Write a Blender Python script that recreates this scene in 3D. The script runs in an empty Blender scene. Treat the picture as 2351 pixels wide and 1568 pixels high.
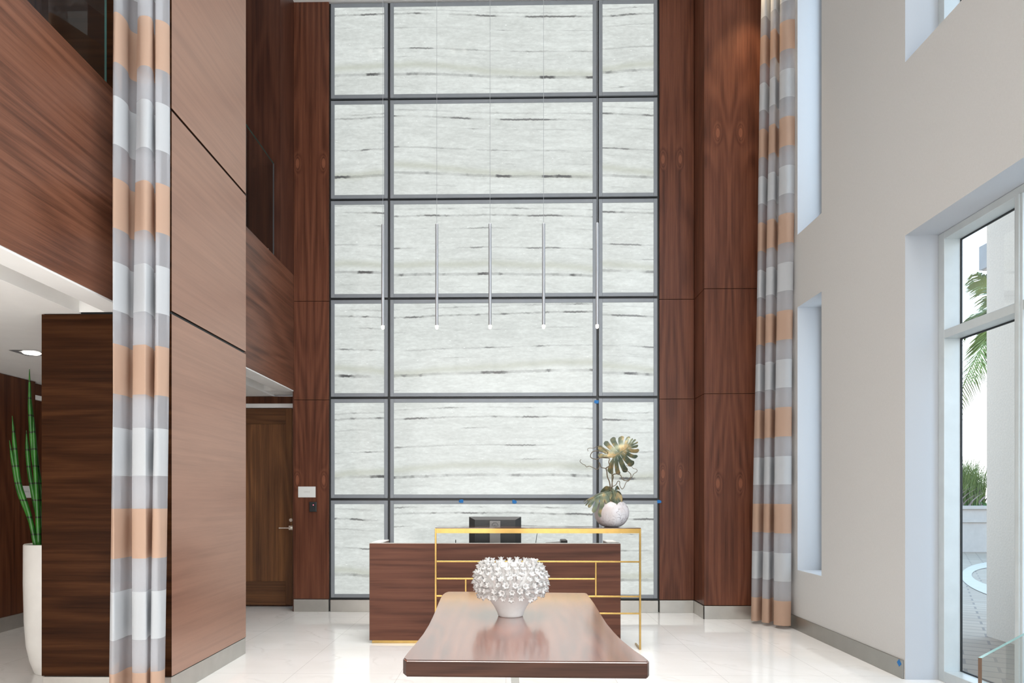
import bpy, bmesh, math, random
from mathutils import Vector, Matrix
random.seed(7)
sc = bpy.context.scene
C = sc.collection
PI = math.pi

# ------------------------------------------------------------------ object helpers
def link(o, parent=None):
    C.objects.link(o)
    if parent is not None:
        o.parent = parent
    return o

def obj(name, bm, m, parent=None, smooth=False, recalc=True):
    if recalc:
        bmesh.ops.recalc_face_normals(bm, faces=bm.faces)
    me = bpy.data.meshes.new(name)
    bm.to_mesh(me); bm.free()
    for mm in (m if isinstance(m, (list, tuple)) else [m]):
        me.materials.append(mm)
    if smooth:
        for p in me.polygons:
            p.use_smooth = True
    return link(bpy.data.objects.new(name, me), parent)

def tag(o, label, cat, group=None, kind=None):
    o['label'] = label
    o['category'] = cat
    if group: o['group'] = group
    if kind: o['kind'] = kind
    return o

def struct(o, label=None, cat=None):
    o['kind'] = 'structure'
    if label: o['label'] = label
    if cat: o['category'] = cat
    return o

def thing(name, label, cat, loc=(0, 0, 0), group=None, rot=(0, 0, 0)):
    o = bpy.data.objects.new(name, None)
    o.empty_display_size = 0.1
    o.location = loc; o.rotation_euler = rot
    link(o)
    return tag(o, label, cat, group)

def copy_tree(o, parent=None):
    c = o.copy(); C.objects.link(c); c.parent = parent
    for ch in list(o.children):
        copy_tree(ch, c)
    return c

# ------------------------------------------------------------------ geometry helpers
def BM(): return bmesh.new()

def box(bm, x0, x1, y0, y1, z0, z1, mi=0):
    v = [bm.verts.new(p) for p in ((x0,y0,z0),(x1,y0,z0),(x1,y1,z0),(x0,y1,z0),(x0,y0,z1),(x1,y0,z1),(x1,y1,z1),(x0,y1,z1))]
    fs = []
    for f in ((0,3,2,1),(4,5,6,7),(0,1,5,4),(1,2,6,5),(2,3,7,6),(3,0,4,7)):
        fc = bm.faces.new([v[i] for i in f]); fc.material_index = mi; fs.append(fc)
    return v

def bbox(bm, x0, x1, y0, y1, z0, z1, r=0.004, seg=2):
    b2 = BM(); box(b2, x0, x1, y0, y1, z0, z1)
    bmesh.ops.bevel(b2, geom=list(b2.edges), offset=r, segments=seg, affect='EDGES', profile=0.6)
    me = bpy.data.meshes.new('t'); b2.to_mesh(me); b2.free(); bm.from_mesh(me); bpy.data.meshes.remove(me)

def lathe(bm, prof, seg=48, cx=0, cy=0, cap0=True, cap1=True):
    rings = []
    for r, z in prof:
        rings.append([bm.verts.new((cx + r*math.cos(2*PI*i/seg), cy + r*math.sin(2*PI*i/seg), z)) for i in range(seg)])
    for a, b in zip(rings, rings[1:]):
        for i in range(seg):
            bm.faces.new((a[i], a[(i+1) % seg], b[(i+1) % seg], b[i]))
    if cap0: bm.faces.new(rings[0][::-1])
    if cap1: bm.faces.new(rings[-1])
    return rings

def catmull(pts, n=6):
    P = [Vector(p) for p in pts]
    P = [P[0]*2 - P[1]] + P + [P[-1]*2 - P[-2]]
    out = []
    for i in range(1, len(P)-2):
        a, b, c, d = P[i-1], P[i], P[i+1], P[i+2]
        for k in range(n):
            t = k/n
            out.append(0.5*((2*b) + (c-a)*t + (2*a-5*b+4*c-d)*t*t + (3*b-3*c+d-a)*t**3))
    out.append(P[-2])
    return out

def tube(bm, pts, r0, r1=None, seg=8, cap=True, rfun=None):
    r1 = r0 if r1 is None else r1
    pts = [Vector(p) for p in pts]
    n = len(pts); rings = []
    up = Vector((0.13, 0.31, 0.94)).normalized()
    prev = None
    for i, p in enumerate(pts):
        t = (pts[min(i+1, n-1)] - pts[max(i-1, 0)]).normalized()
        if prev is None:
            a = t.cross(up)
            if a.length < 0.05: a = t.cross(Vector((1, 0, 0)))
        else:
            a = prev - t*prev.dot(t)
        a.normalize(); prev = a
        b = t.cross(a)
        f = i/(n-1)
        r = rfun(f) if rfun else r0 + (r1-r0)*f
        rings.append([bm.verts.new(p + (a*math.cos(2*PI*k/seg) + b*math.sin(2*PI*k/seg))*r) for k in range(seg)])
    for A, B in zip(rings, rings[1:]):
        for k in range(seg):
            bm.faces.new((A[k], A[(k+1) % seg], B[(k+1) % seg], B[k]))
    if cap:
        bm.faces.new(rings[0][::-1]); bm.faces.new(rings[-1])

def quad(bm, a, b, c, d, mi=0):
    f = bm.faces.new([bm.verts.new(p) for p in (a, b, c, d)]); f.material_index = mi
    return f

# ------------------------------------------------------------------ material helpers
class NT:
    def __init__(s, name):
        s.m = bpy.data.materials.new(name); s.m.use_nodes = True
        s.t = s.m.node_tree; s.t.nodes.clear()
        s.out = s.t.nodes.new('ShaderNodeOutputMaterial')
        s.tc = s.t.nodes.new('ShaderNodeTexCoord')
    def n(s, ty, **kw):
        x = s.t.nodes.new(ty)
        for k, v in kw.items(): setattr(x, k, v)
        return x
    def set(s, inp, v):
        if hasattr(v, 'is_output'): s.t.links.new(v, inp)
        elif v is not None: inp.default_value = v
    def math(s, op, a, b=None, c=None, clamp=False):
        x = s.n('ShaderNodeMath', operation=op); x.use_clamp = clamp
        s.set(x.inputs[0], a)
        if b is not None: s.set(x.inputs[1], b)
        if c is not None: s.set(x.inputs[2], c)
        return x.outputs[0]
    def sep(s, v):
        x = s.n('ShaderNodeSeparateXYZ'); s.set(x.inputs[0], v); return x.outputs
    def comb(s, x, y, z):
        c = s.n('ShaderNodeCombineXYZ')
        for i, v in enumerate((x, y, z)): s.set(c.inputs[i], v)
        return c.outputs[0]
    def mapping(s, v, scale=(1,1,1), loc=(0,0,0), rot=(0,0,0)):
        x = s.n('ShaderNodeMapping'); s.set(x.inputs[0], v)
        x.inputs['Scale'].default_value = scale; x.inputs['Location'].default_value = loc; x.inputs['Rotation'].default_value = rot
        return x.outputs[0]
    def noise(s, v, scale=1, detail=3, rough=0.5, dist=0.0):
        x = s.n('ShaderNodeTexNoise'); s.set(x.inputs['Vector'], v)
        x.inputs['Scale'].default_value = scale; x.inputs['Detail'].default_value = detail
        x.inputs['Roughness'].default_value = rough; x.inputs['Distortion'].default_value = dist
        return x.outputs[0]
    def ramp(s, f, stops, interp='LINEAR'):
        x = s.n('ShaderNodeValToRGB'); s.set(x.inputs[0], f)
        cr = x.color_ramp; cr.interpolation = interp
        while len(cr.elements) < len(stops): cr.elements.new(0.5)
        for e, (p, c) in zip(cr.elements, stops):
            e.position = p; e.color = (c, c, c, 1) if not hasattr(c, '__len__') else (*c, 1)
        return x.outputs[0]
    def sstep(s, f, a, b, ta=0.0, tb=1.0):
        x = s.n('ShaderNodeMapRange'); x.interpolation_type = 'SMOOTHSTEP'
        s.set(x.inputs[0], f)
        for i, v in enumerate((a, b, ta, tb)): s.set(x.inputs[i+1], v)
        return x.outputs[0]
    def mix(s, f, a, b, bt='MIX'):
        x = s.n('ShaderNodeMix', data_type='RGBA', blend_type=bt)
        s.set(x.inputs[0], f); s.set(x.inputs[6], a if hasattr(a, 'is_output') else (*a, 1)); s.set(x.inputs[7], b if hasattr(b, 'is_output') else (*b, 1))
        return x.outputs[2]
    def bump(s, h, strength=0.2, dist=0.01):
        x = s.n('ShaderNodeBump'); x.inputs['Strength'].default_value = strength; x.inputs['Distance'].default_value = dist
        s.set(x.inputs['Height'], h); return x.outputs[0]
    def bsdf(s, color, rough=0.5, metal=0.0, spec=0.5, normal=None, **kw):
        b = s.n('ShaderNodeBsdfPrincipled')
        s.set(b.inputs['Base Color'], color if hasattr(color, 'is_output') else (*color, 1))
        s.set(b.inputs['Roughness'], rough); b.inputs['Metallic'].default_value = metal
        b.inputs['Specular IOR Level'].default_value = spec
        if normal is not None: s.set(b.inputs['Normal'], normal)
        for k, v in kw.items(): s.set(b.inputs[k.replace('_', ' ')], v)
        return b.outputs[0]
    def done(s, shader):
        s.t.links.new(shader, s.out.inputs[0]); return s.m

def plain(name, color, rough=0.5, metal=0.0, spec=0.5, var=0.04, vscale=8.0, bump=0.0, **kw):
    t = NT(name)
    n = t.noise(t.tc.outputs['Object'], vscale, 4)
    d = tuple(max(0, c*(1-var)) for c in color); l = tuple(min(1, c*(1+var)) for c in color)
    col = t.ramp(n, [(0.3, d), (0.7, l)])
    nm = t.bump(n, bump) if bump else None
    return t.done(t.bsdf(col, rough, metal, spec, nm, **kw))

def wood(name, axis='Z', cols=None, rough=0.36, spec=0.28, off=(0,0,0), mirror=None, knots=(), fig=1.0, coat=0.0, gscale=1.0, crough=.12, cior=1.5, ior=1.5, stint=(1, 1, 1), cs=.15):
    """walnut veneer; axis = grain direction ('H' = both horizontal axes); knots = (x, z) in mirrored coordinates"""
    t = NT(name)
    v = t.tc.outputs['Object']
    if mirror is not None:
        x, y, z = t.sep(v)
        x = t.math('ABSOLUTE', t.math('SUBTRACT', x, mirror))
        v = t.comb(x, y, z)
    a, c = 0.28*gscale, 2.6*gscale
    s1 = {'Z': (c, c, a), 'X': (a, c, c), 'Y': (c, a, c), 'H': (a, a, c)}[axis]
    m1 = t.mapping(v, s1, off)
    phase = t.noise(m1, 1.0, 2.0, 0.45, 0.25)
    if knots:
        kx, ky, kz = t.sep(v)
        tot = None
        for (px, pz) in knots:
            dx = t.math('MULTIPLY', t.math('SUBTRACT', kx, px), 30.0)
            dz = t.math('MULTIPLY', t.math('SUBTRACT', kz, pz), 11.0)
            r2 = t.math('ADD', t.math('MULTIPLY', dx, dx), t.math('MULTIPLY', dz, dz))
            g = t.math('POWER', 2.718, t.math('MULTIPLY', r2, -1.0))
            tot = g if tot is None else t.math('ADD', tot, g)
        phase = t.math('ADD', phase, t.math('MULTIPLY', tot, 0.35))
    cont = t.math('MULTIPLY_ADD', t.math('SINE', t.math('MULTIPLY', phase, 62.0*fig)), 0.5, 0.5)
    s2 = {'Z': (30, 30, .5), 'X': (.5, 30, 30), 'Y': (30, .5, 30), 'H': (.5, .5, 30)}[axis]
    band = t.noise(t.mapping(v, s2, off), 1.0, 5.0, 0.6, 0.25)
    s3 = {'Z': (230, 230, 5), 'X': (5, 230, 230), 'Y': (230, 5, 230), 'H': (5, 5, 230)}[axis]
    fib = t.noise(t.mapping(v, s3, off), 1.0, 2.0, 0.6)
    f = t.math('ADD', t.math('ADD', t.math('MULTIPLY', cont, cs), t.math('MULTIPLY', band, 0.70)), t.math('MULTIPLY', fib, 0.30))
    f = t.math('SUBTRACT', f, 0.09)
    cols = cols or ((.045, .0135, .0065), (.125, .042, .022), (.205, .078, .042))
    col = t.ramp(f, [(0.22, cols[0]), (0.5, cols[1]), (0.8, cols[2])])
    if knots:
        col = t.mix(t.sstep(tot, 0.6, 0.8, 0, 0.5), col, tuple(min(1, q*1.5) for q in cols[2]))
    nm = t.bump(fib, 0.05, 0.002)
    return t.done(t.bsdf(col, rough, 0, spec, nm, Coat_Weight=coat, Coat_Roughness=crough, Coat_IOR=cior, IOR=ior, Specular_Tint=(*stint, 1)))

# --- the palette
W_BACK = wood('walnut_back_wall', 'Z', off=(3.1, .4, 1.7), mirror=-2.334, knots=((.155, 5.28), (.155, 1.55)))
W_BACKR = wood('walnut_back_wall_right', 'Z', off=(7.3, .2, 4.1), mirror=1.9, knots=((.10, 5.29), (.10, 1.62)))
W_COL = wood('walnut_right_column', 'Z', off=(1.3, .9, 2.7), mirror=2.44, knots=((.125, 5.38), (.125, 1.5)))
W_PIL = wood('walnut_left_pillar', 'H', off=(2.2, 5.1, .3), rough=0.45, spec=0.08, cols=((.011, .003, .0008), (.034, .0115, .0036), (.075, .028, .010)))  # pillar wood darkened: the shade on its front is put into the colour
W_PIL_LIT = wood('walnut_left_pillar_side', 'H', off=(2.2, 5.1, .3), cs=.06, rough=0.33, spec=1.0, ior=2.3, stint=(1, .80, .70), cols=((.16, .064, .040), (.245, .112, .072), (.31, .15, .102)))  # same wood, lit copy: side light and sheen put into colour and gloss
W_FAS = wood('walnut_balcony_front', 'H', off=(9.2, 1.1, 3.3), rough=0.34, spec=.35, gscale=0.8, cols=((.040, .0135, .0075), (.145, .056, .031), (.225, .096, .056)))
W_DESK = wood('walnut_desk', 'H', off=(4.2, 6.1, 8.3), cols=((.042, .015, .009), (.112, .042, .025), (.165, .066, .041)), rough=0.42, spec=.22)
W_DARK = wood('dark_walnut_wall', 'Z', off=(6.2, 3.1, 2.3), cols=((.028, .0075, .003), (.085, .027, .011), (.15, .055, .024)), rough=0.36)
W_MEZZ = wood('walnut_upper_wall', 'Z', off=(8.2, .1, 5.3), cols=((.028, .009, .006), (.075, .026, .015), (.12, .045, .026)))
W_DOOR = wood('walnut_door', 'Z', off=(5.2, 2.1, 6.3), cols=((.058, .023, .009), (.145, .06, .024), (.29, .128, .046)), mirror=-3.2, fig=0.8)
W_DOORH = wood('walnut_door_rail', 'H', off=(1.2, 2.9, 3.3), cols=((.05, .02, .008), (.125, .052, .021), (.22, .095, .036)))
W_END = wood('slab_end_grain', 'X', off=(1.4, 2.9, 3.8), cols=((.022, .009, .006), (.062, .025, .015), (.12, .05, .030)), rough=0.4, spec=.25, gscale=1.2)
W_TABLE = wood('polished_slab', 'Y', off=(2.4, 1.9, 4.8), cols=((.07, .013, .005), (.22, .05, .02), (.34, .10, .04)), rough=0.2, spec=0.55, coat=1.0, gscale=1.5, cior=3.2, crough=.13, ior=2.6)

WHITE = plain('white_paint', (.86, .855, .84), 0.6, var=0.015)
CEIL = plain('ceiling_paint', (.86, .85, .83), 0.7, var=0.015)
BLACK = plain('black_channel', (.012, .014, .015), 0.4)
STEEL = plain('brushed_steel', (.50, .485, .455), 0.36, 0.85, var=0.05)
STEELD = plain('dark_steel', (.36, .36, .34), 0.33, 0.9)
GOLD = plain('polished_brass', (.46, .30, .10), 0.2, 1.0, var=0.06, vscale=20)
FRAME = plain('panel_frame_metal', (.24, .26, .285), 0.42, 0.15)
ALU = plain('window_aluminium', (.53, .57, .575), 0.4, 0.1)
GASKET = plain('black_gasket', (.01, .012, .014), 0.5)
SATIN = plain('satin_grey_metal', (.40, .42, .45), 0.35, 0.5)
SCREEN = plain('black_plastic', (.018, .02, .021), 0.42)
GREYP = plain('grey_plastic', (.21, .205, .20), 0.45)
TAPE = plain('blue_tape', (.008, .16, .46), 0.6)
POT = plain('white_pot_glaze', (.70, .685, .66), 0.3)
SOIL = plain('dark_soil', (.05, .035, .025), 0.9, vscale=40, var=.4)
PLAQUE = plain('white_plaque', (.72, .72, .70), 0.45, var=.02)
INK = plain('faint_grey_letter', (.50, .50, .48), 0.5)
CORAL = plain('matt_white_ceramic', (.66, .65, .64), 0.5, var=.03, vscale=30)
COPPER = plain('bronze_leaf_stem', (.10, .085, .04), 0.45)
BRANCH = plain('brown_branch', (.115, .085, .05), 0.55, var=.2, vscale=40)
CHROME = plain('satin_nickel', (.75, .72, .66), 0.25, 0.9)
REDLED = NT('red_indicator'); _e = REDLED.n('ShaderNodeEmission'); _e.inputs[0].default_value = (1, .15, .2, 1); _e.inputs[1].default_value = 3; REDLED = REDLED.done(_e.outputs[0])

def emis(name, col, st):
    t = NT(name); e = t.n('ShaderNodeEmission'); e.inputs[0].default_value = (*col, 1); e.inputs[1].default_value = st
    return t.done(e.outputs[0])
TIP = emis('warm_lamp_tip', (1, .86, .66), 9)
DLIGHT = emis('downlight_lens', (1, .95, .86), 9)

def make_glass(name, tint=(.9, .96, .95), refl=1.0, edge=None):
    t = NT(name)
    tr = t.n('ShaderNodeBsdfTransparent'); tr.inputs[0].default_value = (*tint, 1)
    gl = t.n('ShaderNodeBsdfGlossy'); gl.inputs[0].default_value = (1, 1, 1, 1); gl.inputs['Roughness'].default_value = 0.02
    fr = t.n('ShaderNodeFresnel'); fr.inputs[0].default_value = 1.5
    m = t.n('ShaderNodeMixShader')
    t.set(m.inputs[0], t.math('MULTIPLY', fr.outputs[0], refl, clamp=True))
    t.set(m.inputs[1], tr.outputs[0]); t.set(m.inputs[2], gl.outputs[0])
    return t.done(m.outputs[0])
GLASS = make_glass('clear_glass', (.86, .90, .88), .7)
GLASSW = make_glass('window_glass', (.97, .985, .98), 0.12)
GEDGE = plain('green_glass_edge', (.10, .26, .25), 0.15)
GEDGED = plain('brown_glass_edge', (.12, .075, .05), 0.2)

# right wall: woven grey wall covering
t = NT('woven_grey_wallcovering')
v = t.tc.outputs['Object']
wv = t.math('ADD', t.noise(t.mapping(v, (60, 60, 500)), 1, 2), t.noise(t.mapping(v, (500, 500, 40)), 1, 2))
col = t.ramp(t.math('MULTIPLY', wv, 0.5), [(.3, (.515, .51, .495)), (.7, (.575, .57, .56))])
GREYWALL = t.done(t.bsdf(col, 0.75, 0, 0.3, t.bump(wv, 0.15, 0.002)))

REVEAL = plain('pale_reveal_covering', (.46, .485, .52), .75, var=.03, vscale=300)  # blue light from the sky is put into the colour of the reveals
#  polished white marble floor tiles
t = NT('polished_white_tile')
v = t.tc.outputs['Object']
x, y, z = t.sep(v)
warp = t.noise(t.mapping(v, (.9, .9, 1), rot=(0, 0, .6)), 1.5, 4, .55)
diag = t.math('ADD', t.math('ADD', t.math('MULTIPLY', x, 1.0), t.math('MULTIPLY', y, 0.75)), t.math('MULTIPLY', warp, 1.6))
vein = t.math('ABSOLUTE', t.math('SINE', t.math('MULTIPLY', diag, 9.0)))
vein = t.sstep(vein, 0.0, 0.35, 1.0, 0.0)
vein = t.math('MULTIPLY', vein, t.sstep(t.noise(v, 2.0, 3), .42, .7))
base = t.ramp(t.noise(t.mapping(v, (2, 2, 2)), 1, 5), [(.3, (.80, .79, .77)), (.7, (.88, .87, .86))])
col = t.mix(t.math('MULTIPLY', vein, 0.30), base, (.55, .53, .50))
def seam(c, off, per, w):
    f = t.math('FRACT', t.math('DIVIDE', t.math('ADD', c, off), per))
    d = t.math('MINIMUM', f, t.math('SUBTRACT', 1.0, f))
    return t.math('LESS_THAN', d, w/per)
sm = t.math('MAXIMUM', seam(x, 0.02+8.1, .81, .0016), seam(y, -6.005+8.1, .81, .0016))
col = t.mix(t.math('MULTIPLY', sm, 0.55), col, (.33, .32, .30))
FLOOR = t.done(t.bsdf(col, 0.06, 0, 0.5, IOR=1.65))

# backlit stone
t = NT('backlit_onyx')
v = t.tc.outputs['Object']
info = t.n('ShaderNodeObjectInfo')
rnd = info.outputs['Random']
x, y, z = t.sep(v)
rx = t.math('MULTIPLY', rnd, 7.0)
sx = t.math('ADD', x, rx)
mot = t.noise(t.comb(t.math('MULTIPLY', sx, 3.2), 0.0, t.math('MULTIPLY', z, 16.0)), 1, 6, .62, .3)
mot2 = t.noise(t.comb(t.math('MULTIPLY', sx, 16.), 3.0, t.math('MULTIPLY', z, 44.0)), 1, 3, .6)
big = t.noise(t.comb(t.math('MULTIPLY', x, .6), 5.0, t.math('MULTIPLY', z, 3.2)), 1, 3, .5)
val = t.math('ADD', t.math('ADD', t.math('MULTIPLY', mot, .42), t.math('MULTIPLY', mot2, .34)), t.math('MULTIPLY', big, .30))
col = t.ramp(val, [(.34, (.53, .57, .54)), (.5, (.68, .725, .695)), (.64, (.83, .885, .855))])
spark = t.noise(t.comb(t.math('MULTIPLY', sx, 20.), 9.0, t.math('MULTIPLY', z, 60.0)), 1, 2, .5)
col = t.mix(t.sstep(spark, .66, .76), col, (1.05, 1.1, 1.08))
wob = t.math('MULTIPLY', t.math('SUBTRACT', t.noise(t.comb(t.math('MULTIPLY', sx, .9), 1.0, 0.0), 1, 2), .5), .09)
jit = t.math('MULTIPLY', t.math('SUBTRACT', t.noise(t.comb(t.math('MULTIPLY', sx, 26.), 2.0, 0.0), 1, 2), .5), .022)
wmod = t.noise(t.comb(t.math('MULTIPLY', sx, 11.), 4.0, 0.0), 1, 3, .6)
wob = t.math('ADD', wob, t.math('MULTIPLY', t.math('COSINE', t.math('MULTIPLY_ADD', x, 1.15, t.math('MULTIPLY', rnd, 6.0))), .032))
dark = None
for i, (z0, w, thr, strength) in enumerate(((1.03, .010, .52, .65), (.95, .012, .47, .85), (.80, .008, .56, .7), (.575, .010, .5, .75), (.44, .007, .57, .45), (.265, .017, .49, 1.0), (.12, .008, .6, .6))):
    pj = t.math('MULTIPLY', t.math('SINE', t.math('MULTIPLY_ADD', rnd, 31.0+17*i, 2.0*i)), .022)
    zz = t.math('ADD', t.math('ADD', t.math('SUBTRACT', z, z0), pj), t.math('ADD', wob, jit))
    d = t.math('ABSOLUTE', zz)
    ww = t.math('MULTIPLY', t.math('ADD', .25, wmod), w*1.6)
    line = t.sstep(t.math('DIVIDE', d, ww), 0.45, 1.0, 1.0, 0.0)
    inter = t.sstep(t.noise(t.comb(t.math('ADD', t.math('MULTIPLY', x, 1.5), t.math('MULTIPLY', rnd, 13.0+3*i)), 7.0*i+2, 0.0), 1, 3, .6), thr-.01, thr+.075)
    nz_ = inter.node.inputs[0].links[0].from_socket
    inter = t.math('MAXIMUM', inter, t.sstep(nz_, thr-.11, thr+.02, 0.0, .33))
    mk = t.math('MULTIPLY', t.math('MULTIPLY', line, inter), strength)
    dark = mk if dark is None else t.math('MAXIMUM', dark, mk)
zc = t.math('ADD', t.math('SUBTRACT', z, .33), t.math('MULTIPLY', wob, 2.2))
gb = t.math('POWER', 2.718, t.math('MULTIPLY', t.math('MULTIPLY', zc, zc), -520.0))
col = t.mix(t.math('MULTIPLY', gb, .55), col, (.48, .51, .40))
col = t.mix(dark, col, (.02, .024, .026))
b = t.n('ShaderNodeBsdfPrincipled')
b.inputs['Base Color'].default_value = (.12, .12, .12, 1); b.inputs['Roughness'].default_value = .12
b.inputs['Specular IOR Level'].default_value = .35
t.set(b.inputs['Emission Color'], col); b.inputs['Emission Strength'].default_value = 0.81
ONYX = t.done(b.outputs[0])

# banded sheer curtain fabric
def curtain_mat(name):
    t = NT(name)
    g = t.n('ShaderNodeNewGeometry')
    x, y, z = t.sep(g.outputs['Position'])
    f = t.math('FRACT', t.math('DIVIDE', t.math('SUBTRACT', z, .978-9.92), .992))
    br = t.math('LESS_THAN', f, .303)
    w1 = t.math('MULTIPLY', t.math('GREATER_THAN', f, .505), t.math('LESS_THAN', f, .797))
    sheer = t.math('SUBTRACT', 1.0, t.math('ADD', br, w1))
    wv = t.noise(t.mapping(t.tc.outputs['Object'], (900, 900, 60)), 1, 1)
    tone = t.mix(br, (.57, .59, .615), (.55, .375, .28))
    tone = t.mix(sheer, tone, (.70, .71, .75))
    tone = t.mix(t.math('MULTIPLY', wv, .12), tone, (.3, .3, .3))
    di = t.n('ShaderNodeBsdfDiffuse'); t.set(di.inputs[0], tone)
    tl = t.n('ShaderNodeBsdfTranslucent'); t.set(tl.inputs[0], tone)
    m1 = t.n('ShaderNodeMixShader'); m1.inputs[0].default_value = .25
    t.set(m1.inputs[1], di.outputs[0]); t.set(m1.inputs[2], tl.outputs[0])
    sh = t.n('ShaderNodeBsdfSheen') if False else None
    tr = t.n('ShaderNodeBsdfTransparent')
    m2 = t.n('ShaderNodeMixShader')
    t.set(m2.inputs[0], t.math('MULTIPLY_ADD', sheer, .50, .05))
    t.set(m2.inputs[1], m1.outputs[0]); t.set(m2.inputs[2], tr.outputs[0])
    return t.done(m2.outputs[0])
CURT = curtain_mat('banded_sheer_fabric')

# marbled vase
t = NT('marbled_vase_glaze')
v = t.tc.outputs['Object']
c1 = t.math('ABSOLUTE', t.math('SUBTRACT', t.noise(t.mapping(v, (1, 1, .7), rot=(.4, .3, 0)), 11, 4, .55, .6), .5))
c2 = t.math('ABSOLUTE', t.math('SUBTRACT', t.noise(t.mapping(v, (1, 1, .5), (3, 1, 2), (.2, .9, 0)), 16, 3, .5, .8), .5))
ln = t.math('MAXIMUM', t.sstep(c1, 0.0, .014, 1.0, 0.0), t.math('MULTIPLY', t.sstep(c2, 0.0, .012, 1.0, 0.0), .7))
ln = t.math('MULTIPLY', ln, t.sstep(t.noise(v, 5, 3), .38, .56))
soft = t.ramp(t.noise(v, 5, 3), [(.35, (.46, .40, .39)), (.65, (.62, .62, .65))])
VASE = t.done(t.bsdf(t.mix(t.math('MULTIPLY', ln, .85), soft, (.07, .035, .04)), .35))

# metallic green / bronze leaf
t = NT('bronze_green_leaf')
n = t.noise(t.tc.outputs['Object'], 12, 4)
LEAF = t.done(t.bsdf(t.ramp(n, [(.35, (.06, .085, .06)), (.5, (.12, .13, .075)), (.62, (.30, .21, .09))]), .35, .35))
t = NT('horsetail_green')
x, y, z = t.sep(t.tc.outputs['Object'])
rg = t.math('FRACT', t.math('MULTIPLY', z, 7.7))
nd = t.math('LESS_THAN', rg, .09)
HORSE = t.done(t.bsdf(t.mix(nd, t.ramp(t.noise(t.tc.outputs['Object'], 9, 2), [(.3, (.012, .075, .010)), (.7, (.03, .17, .018))]), (.008, .02, .006)), .35))

# outside
t = NT('street_paving')
v = t.tc.outputs['Object']
n = t.noise(v, .8, 3)
br = t.n('ShaderNodeTexBrick'); t.set(br.inputs['Vector'], t.mapping(v, (1.0, 1.0, 1.0), rot=(0, 0, .55)))
br.inputs['Color1'].default_value = (.30, .215, .155, 1); br.inputs['Color2'].default_value = (.36, .265, .195, 1); br.inputs['Mortar'].default_value = (.17, .125, .10, 1)
br.inputs['Scale'].default_value = 1.0; br.inputs['Mortar Size'].default_value = .012; br.inputs['Brick Width'].default_value = .45; br.inputs['Row Height'].default_value = .2
PAVE = t.done(t.bsdf(t.mix(t.math('MULTIPLY', n, .35), br.outputs[0], (.42, .33, .26)), .8))
STUCCO = plain('pale_stucco', (.70, .625, .55), .85, var=.05, vscale=60, bump=.2)
CONC = plain('white_rendered_wall', (.50, .455, .42), .8)
RING = plain('pale_stone_band', (.46, .385, .32), .7)
PALM = plain('palm_green', (.15, .19, .045), .5, var=.35, vscale=3)
TRUNK = plain('palm_trunk', (.22, .17, .13), .9, var=.3, vscale=14)
GRASSG = plain('tall_grass_green', (.14, .185, .05), .6, var=.4, vscale=6)
STRAW = plain('dry_leaf_grey', (.30, .24, .22), .8, var=.3, vscale=6)
GCOVER = plain('ground_cover_green', (.08, .20, .05), .6, var=.4, vscale=20)
GREYBOX = plain('grey_lamp_metal', (.33, .35, .38), .5)

# ------------------------------------------------------------------ room constants
D = 8.0            # back wall plane
XF = -2.531        # balcony front plane
XP0, XP1 = -3.153, -2.267
YP0, YP1 = 4.551, 5.85
XR = 2.93          # right wall plane
XW = 3.17          # window plane
CZ = 7.18
YB = -3.2          # rear wall

# ------------------------------------------------------------------ setting
bm = BM(); box(bm, -5.3, 3.30, YB-.2, 8.6, -.12, 0); struct(obj('floor', bm, FLOOR))
bm = BM(); box(bm, -5.3, 3.4, YB-.2, 8.6, CZ, CZ+.15); struct(obj('ceiling', bm, CEIL))
bm = BM(); box(bm, -5.3, 3.4, YB-.2, YB, 0, CZ); struct(obj('wall_rear', bm, WHITE))
bm = BM(); box(bm, -2.52, 2.95, D+.035, D+.2, 0, CZ); struct(obj('wall_back', bm, BLACK))

# walnut cladding left and right of the stone panels, in three heights
def clad(name, x0, x1, y0, y1, m, z0=.15):
    bm = BM()
    for a, b in ((z0, 2.491), (2.496, 3.653), (3.659, CZ)):
        bbox(bm, x0, x1, y0, y1, a, b, .0015, 1)
    return struct(obj(name, bm, m))
clad('trim_1', -2.531, -2.118, D, D+.034, W_BACK)
clad('trim_2', 1.759, 2.16, D, D+.034, W_BACKR)
clad('trim_3', 2.165, 2.95, 7.6, D+.034, W_COL)
bm = BM(); box(bm, -2.545, -2.531, D+.001, 8.36, 0, CZ); struct(obj('trim_4', bm, W_MEZZ))

# steel baseboards
bm = BM(); bbox(bm, -2.531, -2.118, D-.012, D+.03, 0, .145, .002, 1); struct(obj('baseboard_back', bm, STEEL))
bm = BM(); bbox(bm, -2.098, 1.742, D-.008, D+.03, 0, .14, .002, 1); struct(obj('baseboard_panels', bm, STEEL))
bm = BM(); bbox(bm, 1.759, 2.153, D-.012, D+.03, 0, .145, .002, 1)
bbox(bm, 2.153, 2.165, 7.588, D-.012, 0, .145, .002, 1); bbox(bm, 2.153, XR, 7.588, 7.6, 0, .145, .002, 1)
struct(obj('baseboard_column', bm, STEEL))
bm = BM(); bbox(bm, XR-.012, XR, 5.115, 7.585, 0, .14, .002, 1); struct(obj('baseboard_right', bm, STEELD))

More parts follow.
